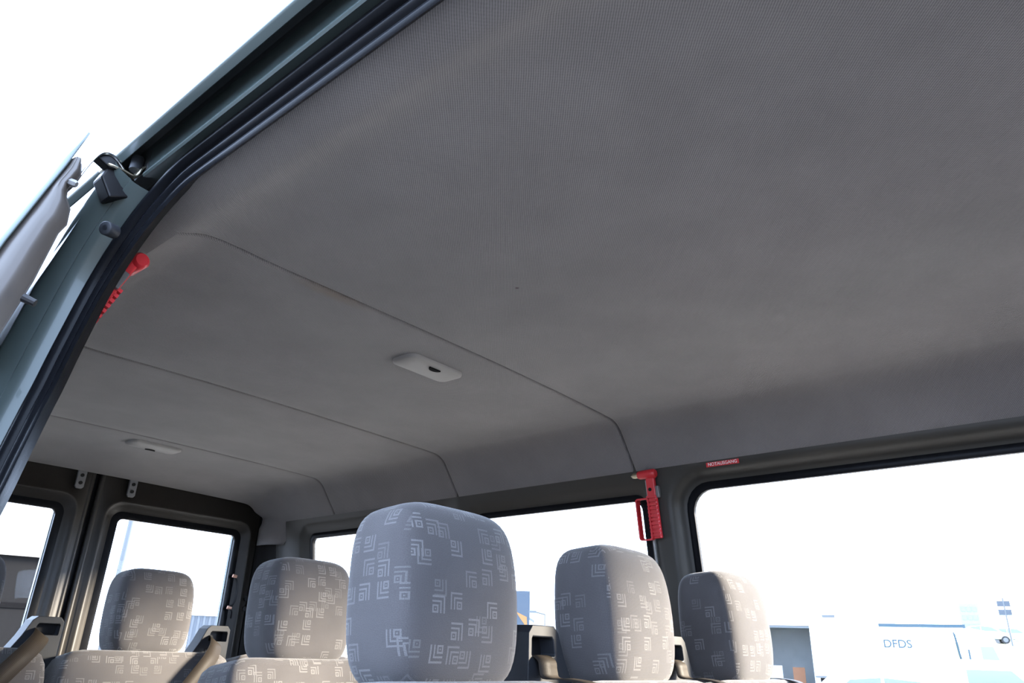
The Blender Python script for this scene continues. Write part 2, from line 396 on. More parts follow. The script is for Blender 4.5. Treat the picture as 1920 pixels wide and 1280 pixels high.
# outer roof skin
rv = []; rx = [(-0.839, 1.728), (-0.832, 1.738), (-0.81, 1.755), (-0.75, 1.775), (-0.6, 1.79), (0, 1.80), (0.6, 1.79), (0.75, 1.775), (0.84, 1.73), (0.872, 1.64)]
for y in (-1.95, 0, 2.10): rv += [(x, y, z) for x, z in rx]
mesh_obj('roof_skin', rv, [(r*10+i, r*10+i+1, r*10+11+i, r*10+10+i) for r in (0, 1) for i in range(9)], 'paint', ceiling)

# --- window-side wall: cells, each with a stepped window opening
def window_cell(parent, mapf, cell, glass, r, win, steps, mat='trim'):
    """mapf(u, v, d) -> 3D ; cell (u0,u1,v0,v1) outer rectangle ; glass same for the daylight opening; steps: (inset from opening, depth, radius)"""
    loops = [[mapf(u, v, 0) for u, v in rrect(*cell, 0.0001)]]
    g0, g1, h0, h1 = glass
    def lp(off, d, rr): return [mapf(u, v, d) for u, v in rrect(g0-off, g1+off, h0-off, h1+off, rr)]
    for off, d, rr in steps: loops.append(lp(off, d, rr))
    vs, fs = loops_mesh(loops)
    mesh_obj('wall_panel', vs, fs, mat, parent, True, angle=50)
    off, d, rr = steps[-1]
    # black rubber gasket around the daylight opening, then the pane
    rub = [lp(off+.004, d-.002, rr), lp(off*0.6+.001, d-.006, rr*.9), lp(0.0, d-.004, r), lp(-.001, d+.004, r), lp(0.001, d+.012, r)]
    vs, fs = loops_mesh(rub); mesh_obj('gasket', vs, fs, 'rubber', win, True, angle=60)
    pl = [lp(0.006, d+.006, r)]; pb = [lp(0.006, d+.010, r)]
    n = len(pl[0]); vs = pl[0]+pb[0]
    mesh_obj('pane', vs, [tuple(range(n)), tuple(range(n, 2*n))[::-1]]+[(i, (i+1) % n, n+(i+1) % n, n+i) for i in range(n)], 'glass', win, False)

def right_map(u, v, d): return (wall_x(v)+d, u, v)
wall_right = struct('wall_right')
SILL = 0.80
w1 = struct('window_1'); w2 = struct('window_2'); w3 = struct('window_3'); w4 = struct('window_4'); w5 = struct('window_5')
window_cell(wall_right, right_map, (-1.45, -0.066, 0.76, 1.60), (-1.36, -0.160, SILL, 1.462), 0.065, w1,
            [(0.064, 0.000, 0.10), (0.054, 0.002, 0.10), (0.046, 0.010, 0.095), (0.040, 0.024, 0.09), (0.034, 0.038, 0.085), (0.028, 0.043, 0.082), (0.018, 0.045, 0.078)])
window_cell(wall_right, right_map, (-0.066, 0.765, 0.76, 1.60), (0.003, 0.690, SILL, 1.447), 0.030, w2,
            [(0.056, 0.000, 0.055), (0.050, 0.004, 0.055), (0.044, 0.004, 0.052), (0.038, 0.012, 0.05), (0.030, 0.014, 0.045), (0.018, 0.028, 0.04)])
window_cell(wall_right, right_map, (0.765, 1.95, 0.76, 1.60), (0.850, 1.703, SILL, 1.447), 0.022, w3,
            [(0.068, 0.000, 0.06), (0.060, 0.006, 0.058), (0.050, 0.016, 0.055), (0.038, 0.018, 0.05), (0.020, 0.030, 0.035)])
# lower side lining, front pillar and the dark rear corner post
mb = MB()
for za, zb in ((0.0, 0.40), (0.40, 0.76)):
    mb.add([(wall_x(za), -1.45, za), (wall_x(zb), -1.45, zb), (wall_x(zb), 2.06, zb), (wall_x(za), 2.06, za)], [(0, 1, 2, 3)])
mb.build('side_lining', 'trim', wall_right)
mb = MB(); mb.add([(wall_x(.76)+.001, 1.95, .76), (wall_x(1.6)+.001, 1.95, 1.6), (0.77, 2.06, 1.6), (0.80, 2.06, 0.76)], [(0, 1, 2, 3)])
mb.build('corner_post', 'dark_trim', wall_right)
ov = [(wall_x(z)+0.055, y, z) for y in (-1.45, 2.08) for z in (0.0, 0.75)]
mesh_obj('outer_panel', ov, [(0, 1, 3, 2)], 'paint', wall_right)
MB().box((0.842, 1.93, 0.0), (0.93, 2.08, 1.45)).build('outer_post', 'paint', wall_right)
mb = MB(); mb.add([(.80, -1.45, 1.6), (.80, 2.08, 1.6), (.872, 2.08, 1.64), (.872, -1.45, 1.64)], [(0, 1, 2, 3)]); mb.build('roof_rail', 'paint', wall_right)
# pillar seams (thin strip of plastic edge trim next to the hammer)
MB().tube([(wall_x(z)-.001, -0.036-.012*(1.45-z), z) for z in (1.50, 1.40, 1.3, 1.2, 1.1, 1.0, .9)], 0.0035, 8).build('edge_strip', 'cable', wall_right)

# --- floor
fl = struct('floor'); MB().box((-0.93, -2.9, -0.05), (0.93, 2.09, 0.0)).build('floor_sheet', 'floor', fl)
mb = MB(); [mb.box((-0.80+0.20*k, -1.3, 0.0), (-0.785+0.20*k, 2.0, 0.003)) for k in range(9)]
mb.build('floor_rib', 'dark_trim', fl, smooth=False)

# --- rear doors (inner face towards the camera)
YD = 2.05
def rear_map(u, v, d): return (u, YD+d, v)
for nm, (a, b), gl, win, sgn in (('door_1', (0.034, 0.775), (0.134, 0.668), w4, 1), ('door_2', (-0.775, -0.006), (-0.66, -0.104), w5, -1)):
    d = struct(nm)
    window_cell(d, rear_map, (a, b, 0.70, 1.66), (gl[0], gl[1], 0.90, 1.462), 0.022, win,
                [(0.078, 0.000, 0.07), (0.070, -0.010, 0.068), (0.060, -0.010, 0.062), (0.050, 0.002, 0.058), (0.038, 0.006, 0.05), (0.026, 0.016, 0.04)], 'shaded_trim')
    mb = MB(); mb.box((a, YD, 0.0), (b, YD+0.05, 0.70)); mb.build('lower_panel', 'trim', d, smooth=False)
    e = a if sgn > 0 else b
    # rolled edge by the centre gap, hinge edge outside
    MB().tube([(e, YD+.010, .0), (e, YD+.010, 1.66)], 0.012, 12).build('door_edge', 'shaded_trim', d)
    mb = MB(); mb.box((a, YD+.035, 1.48), (b, YD+.05, 1.66)); mb.box((a, YD+.035, .7), (gl[0]-.0, YD+.05, 1.48)); mb.box((gl[1], YD+.035, .7), (b, YD+.05, 1.48)); mb.box((a, YD+.035, .7), (b, YD+.05, .9))
    mb.build('door_skin', 'paint', d, smooth=False)
    # latch catch tab under the headliner
    cx = 0.146 if sgn > 0 else -0.058
    o = MB().prism([(cx-.017, YD-.026, 1.622), (cx-.017, YD-.026, 1.556), (cx-.010, YD-.026, 1.547), (cx+.010, YD-.026, 1.547), (cx+.017, YD-.026, 1.556), (cx+.017, YD-.026, 1.622)], (0, .012, 0)).build('latch_catch', 'bracket', d, smooth=False)
    bevel(o, .003)
    MB().tube([(cx, YD-.030, 1.600), (cx, YD-.025, 1.600)], .007, 12).build('catch_bolt', 'dark_trim', o)
    MB().tube([(cx, YD-.030, 1.570), (cx, YD-.025, 1.570)], .007, 12).build('catch_bolt', 'dark_trim', o)
    if sgn > 0:
        # heater wire with two terminals and two plug holes at the hinge edge
        MB().tube(smooth_path([(0.683, YD-.008, 1.285), (0.697, YD-.016, 1.262), (0.704, YD-.020, 1.21), (0.696, YD-.018, 1.165), (0.682, YD-.008, 1.150), (0.694, YD-.018, 1.135), (.700, YD-.012, 1.105)]), .004, 8).build('heater_wire', 'black', d)
        for z in (1.285, 1.150): MB().tube([(0.676, YD-.010, z), (0.694, YD-.014, z-.004)], .0075, 10).build('wire_terminal', 'copper', d)
        for z in (1.192, 1.150): MB().tube([(0.766, YD-.006, z), (0.766, YD+.004, z)], .010, 12).build('plug_hole', 'black', d)
mb = MB(); mb.box((-.78, YD+.04, 0.0), (.80, YD+.055, 0.02)); mb.box((-.01, YD+.022, 0), (.036, YD+.04, 1.66)); mb.box((-.80, YD+.03, 1.60), (.80, YD+.055, 1.70))
rear_frame = struct('wall_back'); mb.build('door_frame', 'rubber', rear_frame, smooth=False)
mb = MB(); mb.box((.77, YD-.0, 0), (.87, YD+.03, 1.62)); mb.box((-.87, YD-.0, 0), (-.77, YD+.03, 1.62)); mb.build('rear_post', 'dark_trim', rear_frame, smooth=False)

# --- door-side wall behind the opening
wall_left = struct('wall_left'); w6 = struct('window_6')
def left_x(z): return -0.800 - 0.150*(1.535-z) if z > .75 else -0.800-.150*.785-.03*(.75-z)
def left_map(u, v, d): return (left_x(v)-d, u, v)
window_cell(wall_left, left_map, (0.05, 2.05, 0.76, 1.665), (0.40, 1.703, SILL, 1.447), 0.03, w6,
            [(0.068, 0.000, 0.06), (0.060, 0.006, 0.058), (0.050, 0.016, 0.055), (0.038, 0.018, 0.05), (0.020, 0.030, 0.035)])
mb = MB()
for za, zb in ((0.0, 0.40), (0.40, 0.76)): mb.add([(left_x(za), .05, za), (left_x(zb), .05, zb), (left_x(zb), 2.06, zb), (left_x(za), 2.06, za)], [(0, 1, 2, 3)])
mb.build('side_lining', 'trim', wall_left)
def body_x(z):
    for (z0, x0), (z1, x1) in zip(BODY, BODY[1:]):
        if z <= z0 and z >= z1: return x0+(x1-x0)*(z0-z)/(z0-z1)
    return BODY[-1][1]
BODY = [(1.73, -0.832), (1.66, -0.842), (1.60, -0.854), (1.45, -0.880), (1.30, -0.906), (1.10, -0.938), (0.85, -0.962), (0.5, -0.975), (0.0, -0.975), (-0.25, -0.96)]
# outer skin behind the opening, with the side window aperture left free
def skin(y0, y1, z0, z1):
    vs = []; n = 8
    for k in range(n+1):
        z = z0+(z1-z0)*k/n; vs += [(body_x(z), y0, z), (body_x(z), y1, z)]
    return vs, [(2*k, 2*k+1, 2*k+3, 2*k+2) for k in range(n)]
mb = MB(); mb.add([(body_x(z), y, z) for z, ya in ((1.695, .006), (1.66, .012), (1.60, .025), (1.54, .05), (1.47, .088), (1.35, .098), (1.1, .10), (.8, .10), (.4, .10), (-.2, .10)) for y in (ya, .38)], [(2*k, 2*k+1, 2*k+3, 2*k+2) for k in range(9)]); mb.add(*skin(1.72, 2.10, -.2, 1.695)); mb.add(*skin(.38, 1.72, 1.46, 1.695)); mb.add(*skin(.38, 1.72, -.2, .79))
mb.build('body_side', 'paint', wall_left)

# --- sliding door opening: path of the inner seal edge (header, rounded corner, pillar)
IN = [(-0.772, y, 1.647) for y in (-1.75, -1.5, -1.2, -0.9, -0.7, -0.55, -0.43, -0.34, -0.27, -0.21)] + [
  (-0.7725, -0.160, 1.6445), (-0.774, -0.118, 1.632), (-0.779, -0.078, 1.606), (-0.784, -0.046, 1.574), (-0.790, -0.018, 1.533), (-0.799, -0.005, 1.483),
  (-0.813, -0.003, 1.400), (-0.823, -0.004, 1.336), (-0.830, -0.005, 1.298), (-0.843, -0.008, 1.220), (-0.852, -0.010, 1.164), (-0.880, -0.01, 1.0), (-0.915, -0.01, 0.7), (-0.925, -0.01, 0.3), (-0.925, -0.01, 0.02)]
PATH = smooth_path(IN, 4)
outv = lambda p: (0, p.y+0.75, p.z-0.8) if p.z < 1.5 else (0, p.y+0.5, p.z-1.15)
door_frame = struct('trim_1')
SEAL = [(-.016, .020), (-.004, .008), (-.001, .002), (.001, 0), (.0045, .004), (.005, .009), (.002, .0125), (.000, .014), (.004, .0165), (.009, .020), (.009, .025), (.005, .0275), (.003, .030), (.010, .0315),
        (.017, .034), (.020, .039), (.017, .043), (.010, .046), (-.020, .046)]
vs, fs = sweep(PATH, SEAL, outv)
o = mesh_obj('door_seal', vs, fs, 'rubber', door_frame, True, angle=75); o['label'] = 'black ribbed rubber door seal'
# fabric return of the headliner behind the seal at the rounded corner
ret = [p for p in PATH if p.y > -0.34 and p.z > 1.40]; rvv = []; ruv = []
for i_, p_ in enumerate(ret):
    k_ = i_/(len(ret)-1); a_ = Vector((p_.x-.003, p_.y+.030*k_, p_.z+.012*(1-k_))); b_ = Vector((-.770, -0.34+0.62*k_, 1.6535))
    for q_ in range(5): c_ = a_.lerp(b_, q_/4); rvv.append(c_); ruv.append((-.77-(1.65-c_.z), c_.y))
mesh_obj('corner_return', rvv, [(i_*5+q_, i_*5+q_+1, i_*5+q_+6, i_*5+q_+5) for i_ in range(len(ret)-1) for q_ in range(4)], 'headliner', ceiling, True, ruv, angle=80)
# header rail channel above the opening
HP = [p for p in PATH if p.y < -0.16]
HEAD = [(.008, .046), (.020, .0445), (.027, .041), (.031, .0395), (.034, .042), (.033, .047), (.029, .052), (.028, .098), (.031, .104), (.050, .105), (.0530, .102), (.0530, .078), (.0540, .0735), (.0555, .0725), (.064, .0770), (.0665, .0790), (.0672, .0815), (.0650, .088), (.056, .105)]
hp = [Vector((-0.772, y, 1.647)) for y in (-1.95, -1.5, -1.0, -0.6, -0.3, -0.06)]
vs, fs = sweep(hp, HEAD[:8], lambda p: (0, 0, 1), closed=False); mesh_obj('rail_lip', vs, fs, 'paint', door_frame, True, angle=40)
vs, fs = sweep(hp+[Vector((-0.772, y, 1.647)) for y in (0.3, 1.0, 2.1)], HEAD[6:12], lambda p: (0, 0, 1), closed=False); mesh_obj('rail_channel', vs, fs, 'channel', door_frame, True, angle=40)
hp2 = hp+[Vector((-0.772, y, 1.647)) for y in (0.3, 1.0, 2.1)]
vs, fs = sweep(hp2, [(.050, .108)]+HEAD[11:], lambda p: (0, 0, 1), closed=False); mesh_obj('roof_gutter', vs, fs, 'paint', door_frame, True, angle=60)
# pillar jamb
PP = [p for p in PATH if p.y > -0.10]
JAMB = [(.004, .046), (.012, .0475), (.030, .052), (.040, .056), (.0445, .060), (.0445, .0635), (.049, .066), (.062, .080), (.068, .092), (.0695, .098), (.067, .106), (.060, .112)]
vs, fs = sweep(PP, JAMB, outv, closed=False)
nj = len(JAMB)
for i_, p_ in enumerate(PP):                       # the outer return is narrower round the corner than down the pillar
    kk = 0.74+0.26*min(1.0, max(0.0, (1.60-p_.z)/0.12))
    for q_ in range(nj):
        a_ = vs[i_*nj+q_]; n0 = JAMB[q_][1]; ex = max(0, n0-.056)*(1-kk)/max(n0, 1e-6)
        vs[i_*nj+q_] = Vector((a_.x, p_.y+(a_.y-p_.y)*(1-ex*1.6), p_.z+(a_.z-p_.z)*(1-ex*0.6)))
o = mesh_obj('pillar_jamb', vs, fs, 'paint', door_frame, True, angle=40)
MB().box((-0.93, .06, .0), (-.87, .11, 1.0)).build('pillar_core', 'paint', door_frame, smooth=False)
# rubber door buffer on the jamb
bc = Vector((-0.828, -0.052, 1.578)); bd = Vector((-0.80, -0.50, -0.25)).normalized(); bs = bc-bd*0.012
buf = MB(); buf.tube([bs, bs+bd*.020, bs+bd*.0215, bs+bd*.0215], [.0112, .0112, .0095, .0045], 18, cap=False); buf.tube([bs+bd*.0215, bs+bd*.016], [.0045, .0035], 18)
o = buf.build('rubber_buffer', 'plastic', door_frame, angle=50)
MB().tube([bs+bd*.0150, bs+bd*.0165], .0034, 12).build('buffer_bolt', 'black', o)
# bolts along the inner groove of the seal
# front part of the van: front door-side pillar, cab sides and windscreen surround (behind the camera)
mb = MB()
mb.box((-0.93, -1.98, 0.0), (-0.82, -1.46, 0.92)); mb.box((-0.90, -1.55, .92), (-.82, -1.42, 1.62)); mb.box((-.93, -2.9, 0), (-.82, -1.98, .92)); mb.box((-.88, -2.75, .92), (-.80, -2.68, 1.45))
mb.box((-.86, -2.7, 1.42), (-.79, -1.42, 1.70)); mb.build('cab_side', 'trim', wall_left, smooth=False)
mb = MB(); mb.box((.82, -1.58, .76), (.90, -1.45, 1.62)); mb.box((.82, -2.9, 0), (.93, -1.45, .86)); mb.box((.80, -2.75, .86), (.88, -2.68, 1.45))
mb.box((.79, -2.7, 1.42), (.86, -1.42, 1.70)); mb.build('cab_side', 'trim', wall_right, smooth=False)
wf = struct('wall_front'); mb = MB(); mb.box((-.93, -2.95, 0), (.93, -2.88, .95)); mb.build('dashboard', 'dark_trim', wf, smooth=False)
mb = MB(); mb.add([(-.86, -1.84, 1.66), (.86, -1.84, 1.66), (.84, -2.45, 1.62), (-.84, -2.45, 1.62)], [(0, 1, 2, 3)]); mb.add([(-.84, -2.45, 1.62), (.84, -2.45, 1.62), (.84, -2.57, 1.46), (-.84, -2.57, 1.46)], [(0, 1, 2, 3)]); o = mb.build('cab_headliner', 'headliner', ceiling); solidify(o, .04, 1)
mb = MB(); mb.add([(-.84, -2.55, 1.47), (.84, -2.55, 1.47), (.90, -2.92, .95), (-.90, -2.92, .95)], [(0, 1, 2, 3)]); mb.build('windscreen', 'glass', wf)

# ------------------------------------------------------------------ dome lamps
def dome_lamp(cx, cy, label, flip=1):
    z = ceil_z(cx); t = thing('dome_lamp', label, 'lamp', (cx, cy, z-0.001), 0, 'dome lamps on the headliner')
    def lp(w, h, zz, r): return [(u, v, zz) for u, v in rrect(-w, w, -h, h, r, 8)]
    vs, fs = loops_mesh([lp(.095, .045, .006, .024), lp(.095, .045, -.002, .024), lp(.0935, .0435, -.0055, .023), lp(.089, .039, -.0078, .020), lp(.06, .022, -.0095, .014), lp(.01, .004, -.010, .003)], True)
    mesh_obj('lens', vs, fs, 'lamp', t, True, angle=60)
    sx, sy = 0.0, -0.024*flip
    pts = [(sx+.019*math.cos(a), sy+flip*(.004-.0145*abs(math.sin(a)))*-1, -.0125) for a in [PI*k/10 for k in range(11)]]
    o = MB().prism(pts, (0, 0, .006)).build('switch', 'switch', t, smooth=False)
    return t
dome_lamp(0.046, 0.158, 'pale grey dome lamp on the headliner between two seams, nearer the sliding door opening')
dome_lamp(0.018, 1.612, 'pale grey dome lamp on the headliner close to the rear doors', -1)

# ------------------------------------------------------------------ emergency hammers and sticker
def hammer(loc, rot, label, s):
    """local: +X out of the wall, s*Y along the wall towards the tip, Z up; origin at the handle centre"""
    t = thing('emergency_hammer', label, 'hammer', loc, 0, 'red emergency hammers'); t.rotation_euler = rot
    o = MB().tube([(.014, -.024*s, .092), (.014, -.019*s, .092), (.014, .030*s, .092), (.014, .036*s, .092)], [.011, .0145, .0135, .0105], 16).build('hammer_head', 'red', t, angle=40)
    MB().tube([(.014, .034*s, .092), (.014, .050*s, .092), (.014, .055*s, .092), (.014, .062*s, .092)], [.0085, .0085, .007, .0015], 14).build('steel_tip', 'steel', o, angle=30)
    bevel(MB().prism([(.003, .012*s, .088), (.003, -.016*s, .088), (.003, -.018*s, -.098), (.003, .014*s, -.098)], (.014, 0, 0)).build('handle', 'red', t, smooth=False), .003)
    for k in range(11):
        z = .024-.0112*k; MB().box((.015, min(-.018*s, .013*s), z-.0032), (.0225, max(-.018*s, .013*s), z+.0032)).build('grip_rib', 'red', t, smooth=False)
    fr = rrect(.006, .052, -.102, .022, .010, 5); fi = rrect(.0105, .0475, -.0975, .0175, .006, 5)
    lo = [[(q, a*s, b) for a, b in l] for q, l in ((.003, fr), (.025, fr), (.025, fi), (.003, fi), (.003, fr))]
    vs, fs = loops_mesh(lo); mesh_obj('knuckle_guard', vs, fs, 'red', t, True, angle=35)
    bevel(MB().box((.0, min(-.026*s, -.014*s), .020), (.014, max(-.026*s, -.014*s), .055)).build('wall_clip', 'bracket', t, smooth=False), .002)
    MB().tube([(.0185, .0, .046), (.0145, .0, .046)], .0055, 12).build('rivet', 'black', t)
    return t
LEAN = math.atan(TUM)
h1 = hammer((wall_x(1.425)-.003, -0.056, 1.425), (0, LEAN, PI), 'red emergency hammer with steel tip on the pillar between two side windows', -1)
h2 = hammer((-.786, 0.055, 1.512), (0, 0.36, 0), 'red emergency hammer half hidden behind the door seal of the sliding door pillar', 1)


def text_mesh(name, body, size, mat, parent, mw, ext=0.0004, bold=0.0):
    cu = bpy.data.curves.new(name, 'FONT'); cu.body = body; cu.size = size; cu.align_x = 'CENTER'; cu.align_y = 'CENTER'; cu.extrude = ext; cu.offset = size*bold
    tmp = bpy.data.objects.new(name+'_tmp', cu); C.objects.link(tmp)
    dg = bpy.context.evaluated_depsgraph_get(); dg.update(); me = bpy.data.meshes.new_from_object(tmp.evaluated_get(dg)); bpy.data.objects.remove(tmp); bpy.data.curves.remove(cu)
    me.materials.clear(); me.materials.append(M[mat]); o = bpy.data.objects.new(name, me); C.objects.link(o); o.parent = parent; o.matrix_local = mw; return o
stk = thing('emergency_exit_sticker', 'red NOTAUSGANG sticker with white letters above the side window', 'sticker', (wall_x(1.520)-.0012, -0.289, 1.520))
stk.rotation_euler = (0, 0, 0)
TM = Matrix(((0, TUM, -1), (-1, 0, 0), (0, 1, TUM))).to_4x4()     # text x -> forwards (-Y), text y -> up the wall, normal into the van
TM = Matrix((Vector((0, -1, 0)), Vector((-TUM, 0, 1)).normalized(), Vector((-1, 0, -TUM)).normalized())).transposed().to_4x4()
sb = MB().box((-.050, -.0065, 0), (.050, .0065, .0007)); o = sb.build('sticker_base', 'sticker', stk, smooth=False); o.matrix_local = TM
text_mesh('lettering', 'NOTAUSGANG', .0128, 'white_ink', stk, Matrix.Translation((-.0012, 0, 0)) @ TM)

# ------------------------------------------------------------------ seats
def rbox(w, t, h, e=4.5, n=9, shape=None):
    """rounded box from a projected cube; returns verts, faces and box-projected UVs in metres"""
    vs = []; fs = []; uv = []
    def sp(a): return math.copysign(abs(a)**0.8, a)
    for ax in range(3):
        for sg in (-1, 1):
            k = len(vs)
            for i in range(n+1):
                for j in range(n+1):
                    a = sp(-1+2*i/n); b = sp(-1+2*j/n); p = [0, 0, 0]; p[ax] = sg; p[(ax+1) % 3] = a; p[(ax+2) % 3] = b
                    q = (abs(p[0])**e+abs(p[1])**e+abs(p[2])**e)**(-1/e)
                    d = Vector((p[0]*q, p[1]*q, p[2]*q)); d = shape(d) if shape else d
                    P = Vector((d.x*w/2, d.y*t/2, d.z*h/2)); vs.append(P)
                    if ax == 1: uv.append((P.x+ (3 if sg > 0 else 0), P.z))
                    elif ax == 0: uv.append((P.y+sg*1.37, P.z+.013*sg))
                    else: uv.append((P.x+.5, P.y+sg*2.1))
            for i in range(n):
                for j in range(n): a = k+i*(n+1)+j; fs.append((a, a+1, a+n+2, a+n+1))
    return vs, fs, uv
def rbox_obj(name, w, t, h, mat, parent, loc, rx=0, e=4.5, n=9, shape=None):
    vs, fs, uv = rbox(w, t, h, e, n, shape); me = bpy.data.meshes.new(name)
    me.from_pydata([tuple(v) for v in vs], [], fs); l = me.uv_layers.new(name='UVMap')
    for poly in me.polygons:
        for li in poly.loop_indices: l.data[li].uv = uv[me.loops[li].vertex_index]
    bm = bmesh.new(); bm.from_mesh(me); bmesh.ops.remove_doubles(bm, verts=bm.verts, dist=1e-5); bmesh.ops.recalc_face_normals(bm, faces=bm.faces); bm.to_mesh(me); bm.free()
    for p in me.polygons: p.use_smooth = True
    me.materials.append(M[mat]); o = bpy.data.objects.new(name, me); C.objects.link(o); o.parent = parent; o.location = loc; o.rotation_euler = (rx, 0, 0)
    return o
def hr_shape(d):
    z = d.z; x = d.x*(1-0.05*max(0, z)**2-0.05*max(0, -z)**2); y = d.y
    y = y*(1-0.13*max(0, z)**1.5-0.12*max(0, -z)**2)+0.08*max(0, z)**2
    y -= 0.06*(1-d.x**2)*(1 if d.y < 0 else 0)*0.8
    return Vector((x, y, z))
def br_shape(d):
    return Vector((d.x*(1-.012*max(0, d.z)**3), d.y-0.12*(1-d.z**2)*(1 if d.y < 0 else 0)+(.18*abs(d.x)**3*(-1) if d.y < 0 else 0), d.z))
REC = math.radians(-9)
HW, HT, HH = 0.243, 0.140, 0.246
def belt_strip(parent, pts, wdir, w=0.047):
    vs = []; uv = []; s = 0; pts = smooth_path(pts, 4)
    for i, p in enumerate(pts):
        if i: s += (p-pts[i-1]).length
        d = Vector(wdir)
        vs += [p-d*w/2, p+d*w/2]; uv += [(0, s), (w, s)]
    o = mesh_obj('seat_belt', vs, [(2*i, 2*i+1, 2*i+3, 2*i+2) for i in range(len(pts)-1)], 'belt', parent, True, uv, angle=80)
    return solidify(o, .0016, 0)
def belt_guide(parent, x, y, z, m):
    """shoulder belt housing; m = +1 slanted edge on +X side, -1 on -X side. x, y, z: top centre"""
    g = thing_part('belt_guide', parent, (x, y, z))
    w = .040
    outer = [(-w, -.012), (-w+.010, 0), (w-.012, 0), (w, -.010), (w+.018, -.050), (w+.080, -.155), (-w, -.155), (-w, -.080)]
    hole = [(-.032, -.022), (-.030, -.018), (.022, -.018), (.026, -.022), (.031, -.044), (.029, -.047), (-.030, -.047), (-.032, -.044)]
    slot = [(a*m, b) for a, b in hole]
    vs, fs = loops_mesh([[(a*m, .055, b) for a, b in outer], [(a*m, 0, b) for a, b in outer], [(a*m, 0, b) for a, b in hole], [(a*m, .032, b) for a, b in hole]])
    fs.append(tuple(range(8)))
    o = mesh_obj('guide_body', vs, fs, 'plastic', g, True, angle=25)
    bevel(o, .006, 3)
    MB().prism([(a, .030, b) for a, b in slot], (0, .004, 0)).build('slot_lining', 'black', g, smooth=False)
    MB().tube([(.030*m, -.0015, -.073), (.030*m, .004, -.073)], [.0085, .0085], 16).build('screw', 'black', g)
    return g
def thing_part(name, parent, loc):
    o = bpy.data.objects.new(name, None); o.empty_display_size = .03; C.objects.link(o); o.parent = parent; o.location = loc; return o

def bench(label, y, xs, widths, guides, zt=1.2, hs=1.0):
    """xs: seat centres; y: headrest centre plane"""
    t = thing('bench_seat', label, 'seat', (sum(xs)/len(xs), y, 0)); ox = t.location.x
    for x, w in zip(xs, widths):
        lx = x-ox
        hr = rbox_obj('headrest', HW*hs, HT, HH, 'seat', t, (lx, 0, zt-HH/2), math.radians(-4), 5.2, 14, hr_shape)
        for sx in (-.055, .055): MB().tube([(sx, .005, -HH/2+.02), (sx, -.005, -HH/2-.10)], .006, 10).build('headrest_post', 'chrome', hr)
        zb = zt-HH+.010
        rbox_obj('backrest', w, .145, .60, 'seat', t, (lx, -.060, zb-.296), REC, 11, 14, br_shape)
        rbox_obj('seat_cushion', w, .50, .15, 'seat', t, (lx, -.36, .42), math.radians(4), 6, 10)
    x0 = min(xs)-widths[0]/2-ox; x1 = max(xs)+widths[-1]/2-ox
    for lx in (x0+.12, x1-.12):
        MB().box((lx-.025, -.55, 0), (lx+.025, -.50, .35)).build('leg', 'dark_trim', t, smooth=False)
        MB().box((lx-.025, -.15, 0), (lx+.025, -.10, .35)).build('leg', 'dark_trim', t, smooth=False)
    mb = MB(); mb.box((x0+.02, -.58, .33), (x1-.02, -.06, .36)); mb.build('seat_frame', 'dark_trim', t, smooth=False)
    zb = zt-HH
    MB().box((x0+.02, .02, .36), (x1-.02, .045, zb-.03), Matrix.Rotation(-REC*-1, 3, 'X'), (0, .03, zb)).build('back_shell', 'plastic', t, smooth=False)
    for gx, m, pts, wd in guides:
        belt_guide(t, gx-ox, .005, zb+.098, m)
        belt_strip(t, [(gx-ox+a, b, zb+c) for a, b, c in pts], wd)
    return t
down = [(-.006, .034, .046), (-.006, .012, .052), (-.006, -.006, .044), (-.007, -.010, .030), (-.008, -.018, .019), (-.009, -.055, .019), (-.010, -.100, .010), (-.011, -.126, -.03), (-.011, -.155, -.2), (-.012, -.15, -.5)]
diag = [(-.006, .034, .050), (-.010, .012, .056), (-.018, -.020, .048), (-.045, -.070, .028), (-.080, -.112, .0), (-.125, -.132, -.05), (-.19, -.148, -.13), (-.28, -.168, -.26), (-.34, -.16, -.46)]
wd_v = (1, 0, 0); wd_d = Vector((.82, -.05, -.55)).normalized()
bench('patterned three-seat bench beside the sliding door opening, its belts hanging straight down', -0.371, (-0.385, 0.086, 0.560), (.455, .455, .455),
      [(-0.125, 1, down, wd_v), (0.325, 1, down, wd_v), (0.735, 1, down, wd_v)], 1.190)
bench('patterned two-seat bench standing between the other two benches', 0.48, (-0.020, 0.43), (.45, .45), [])
bench('patterned three-seat bench in front of the rear doors, belts pulled diagonally across', 1.19, (-0.588, -0.065, 0.440), (.50, .50, .50),
      [(-0.330, -1, diag, wd_d), (0.178, -1, diag, wd_d)], 1.2, 0.955)

for x in (-.5, .1, .52):  # cab seats out of view, added to hold back light from the front
    rbox_obj('added_cab_backrest', .46 if x < 0 else .42, .15, .66, 'seat', wf, (x, -1.72, .78), REC, 9, 10, br_shape); rbox_obj('added_cab_headrest', HW, .12, .2, 'seat', wf, (x, -1.66, 1.20), 0, 5, 10)
    rbox_obj('added_cab_cushion', .46 if x < 0 else .42, .5, .16, 'seat', wf, (x, -2.0, .42), 0, 6, 10)
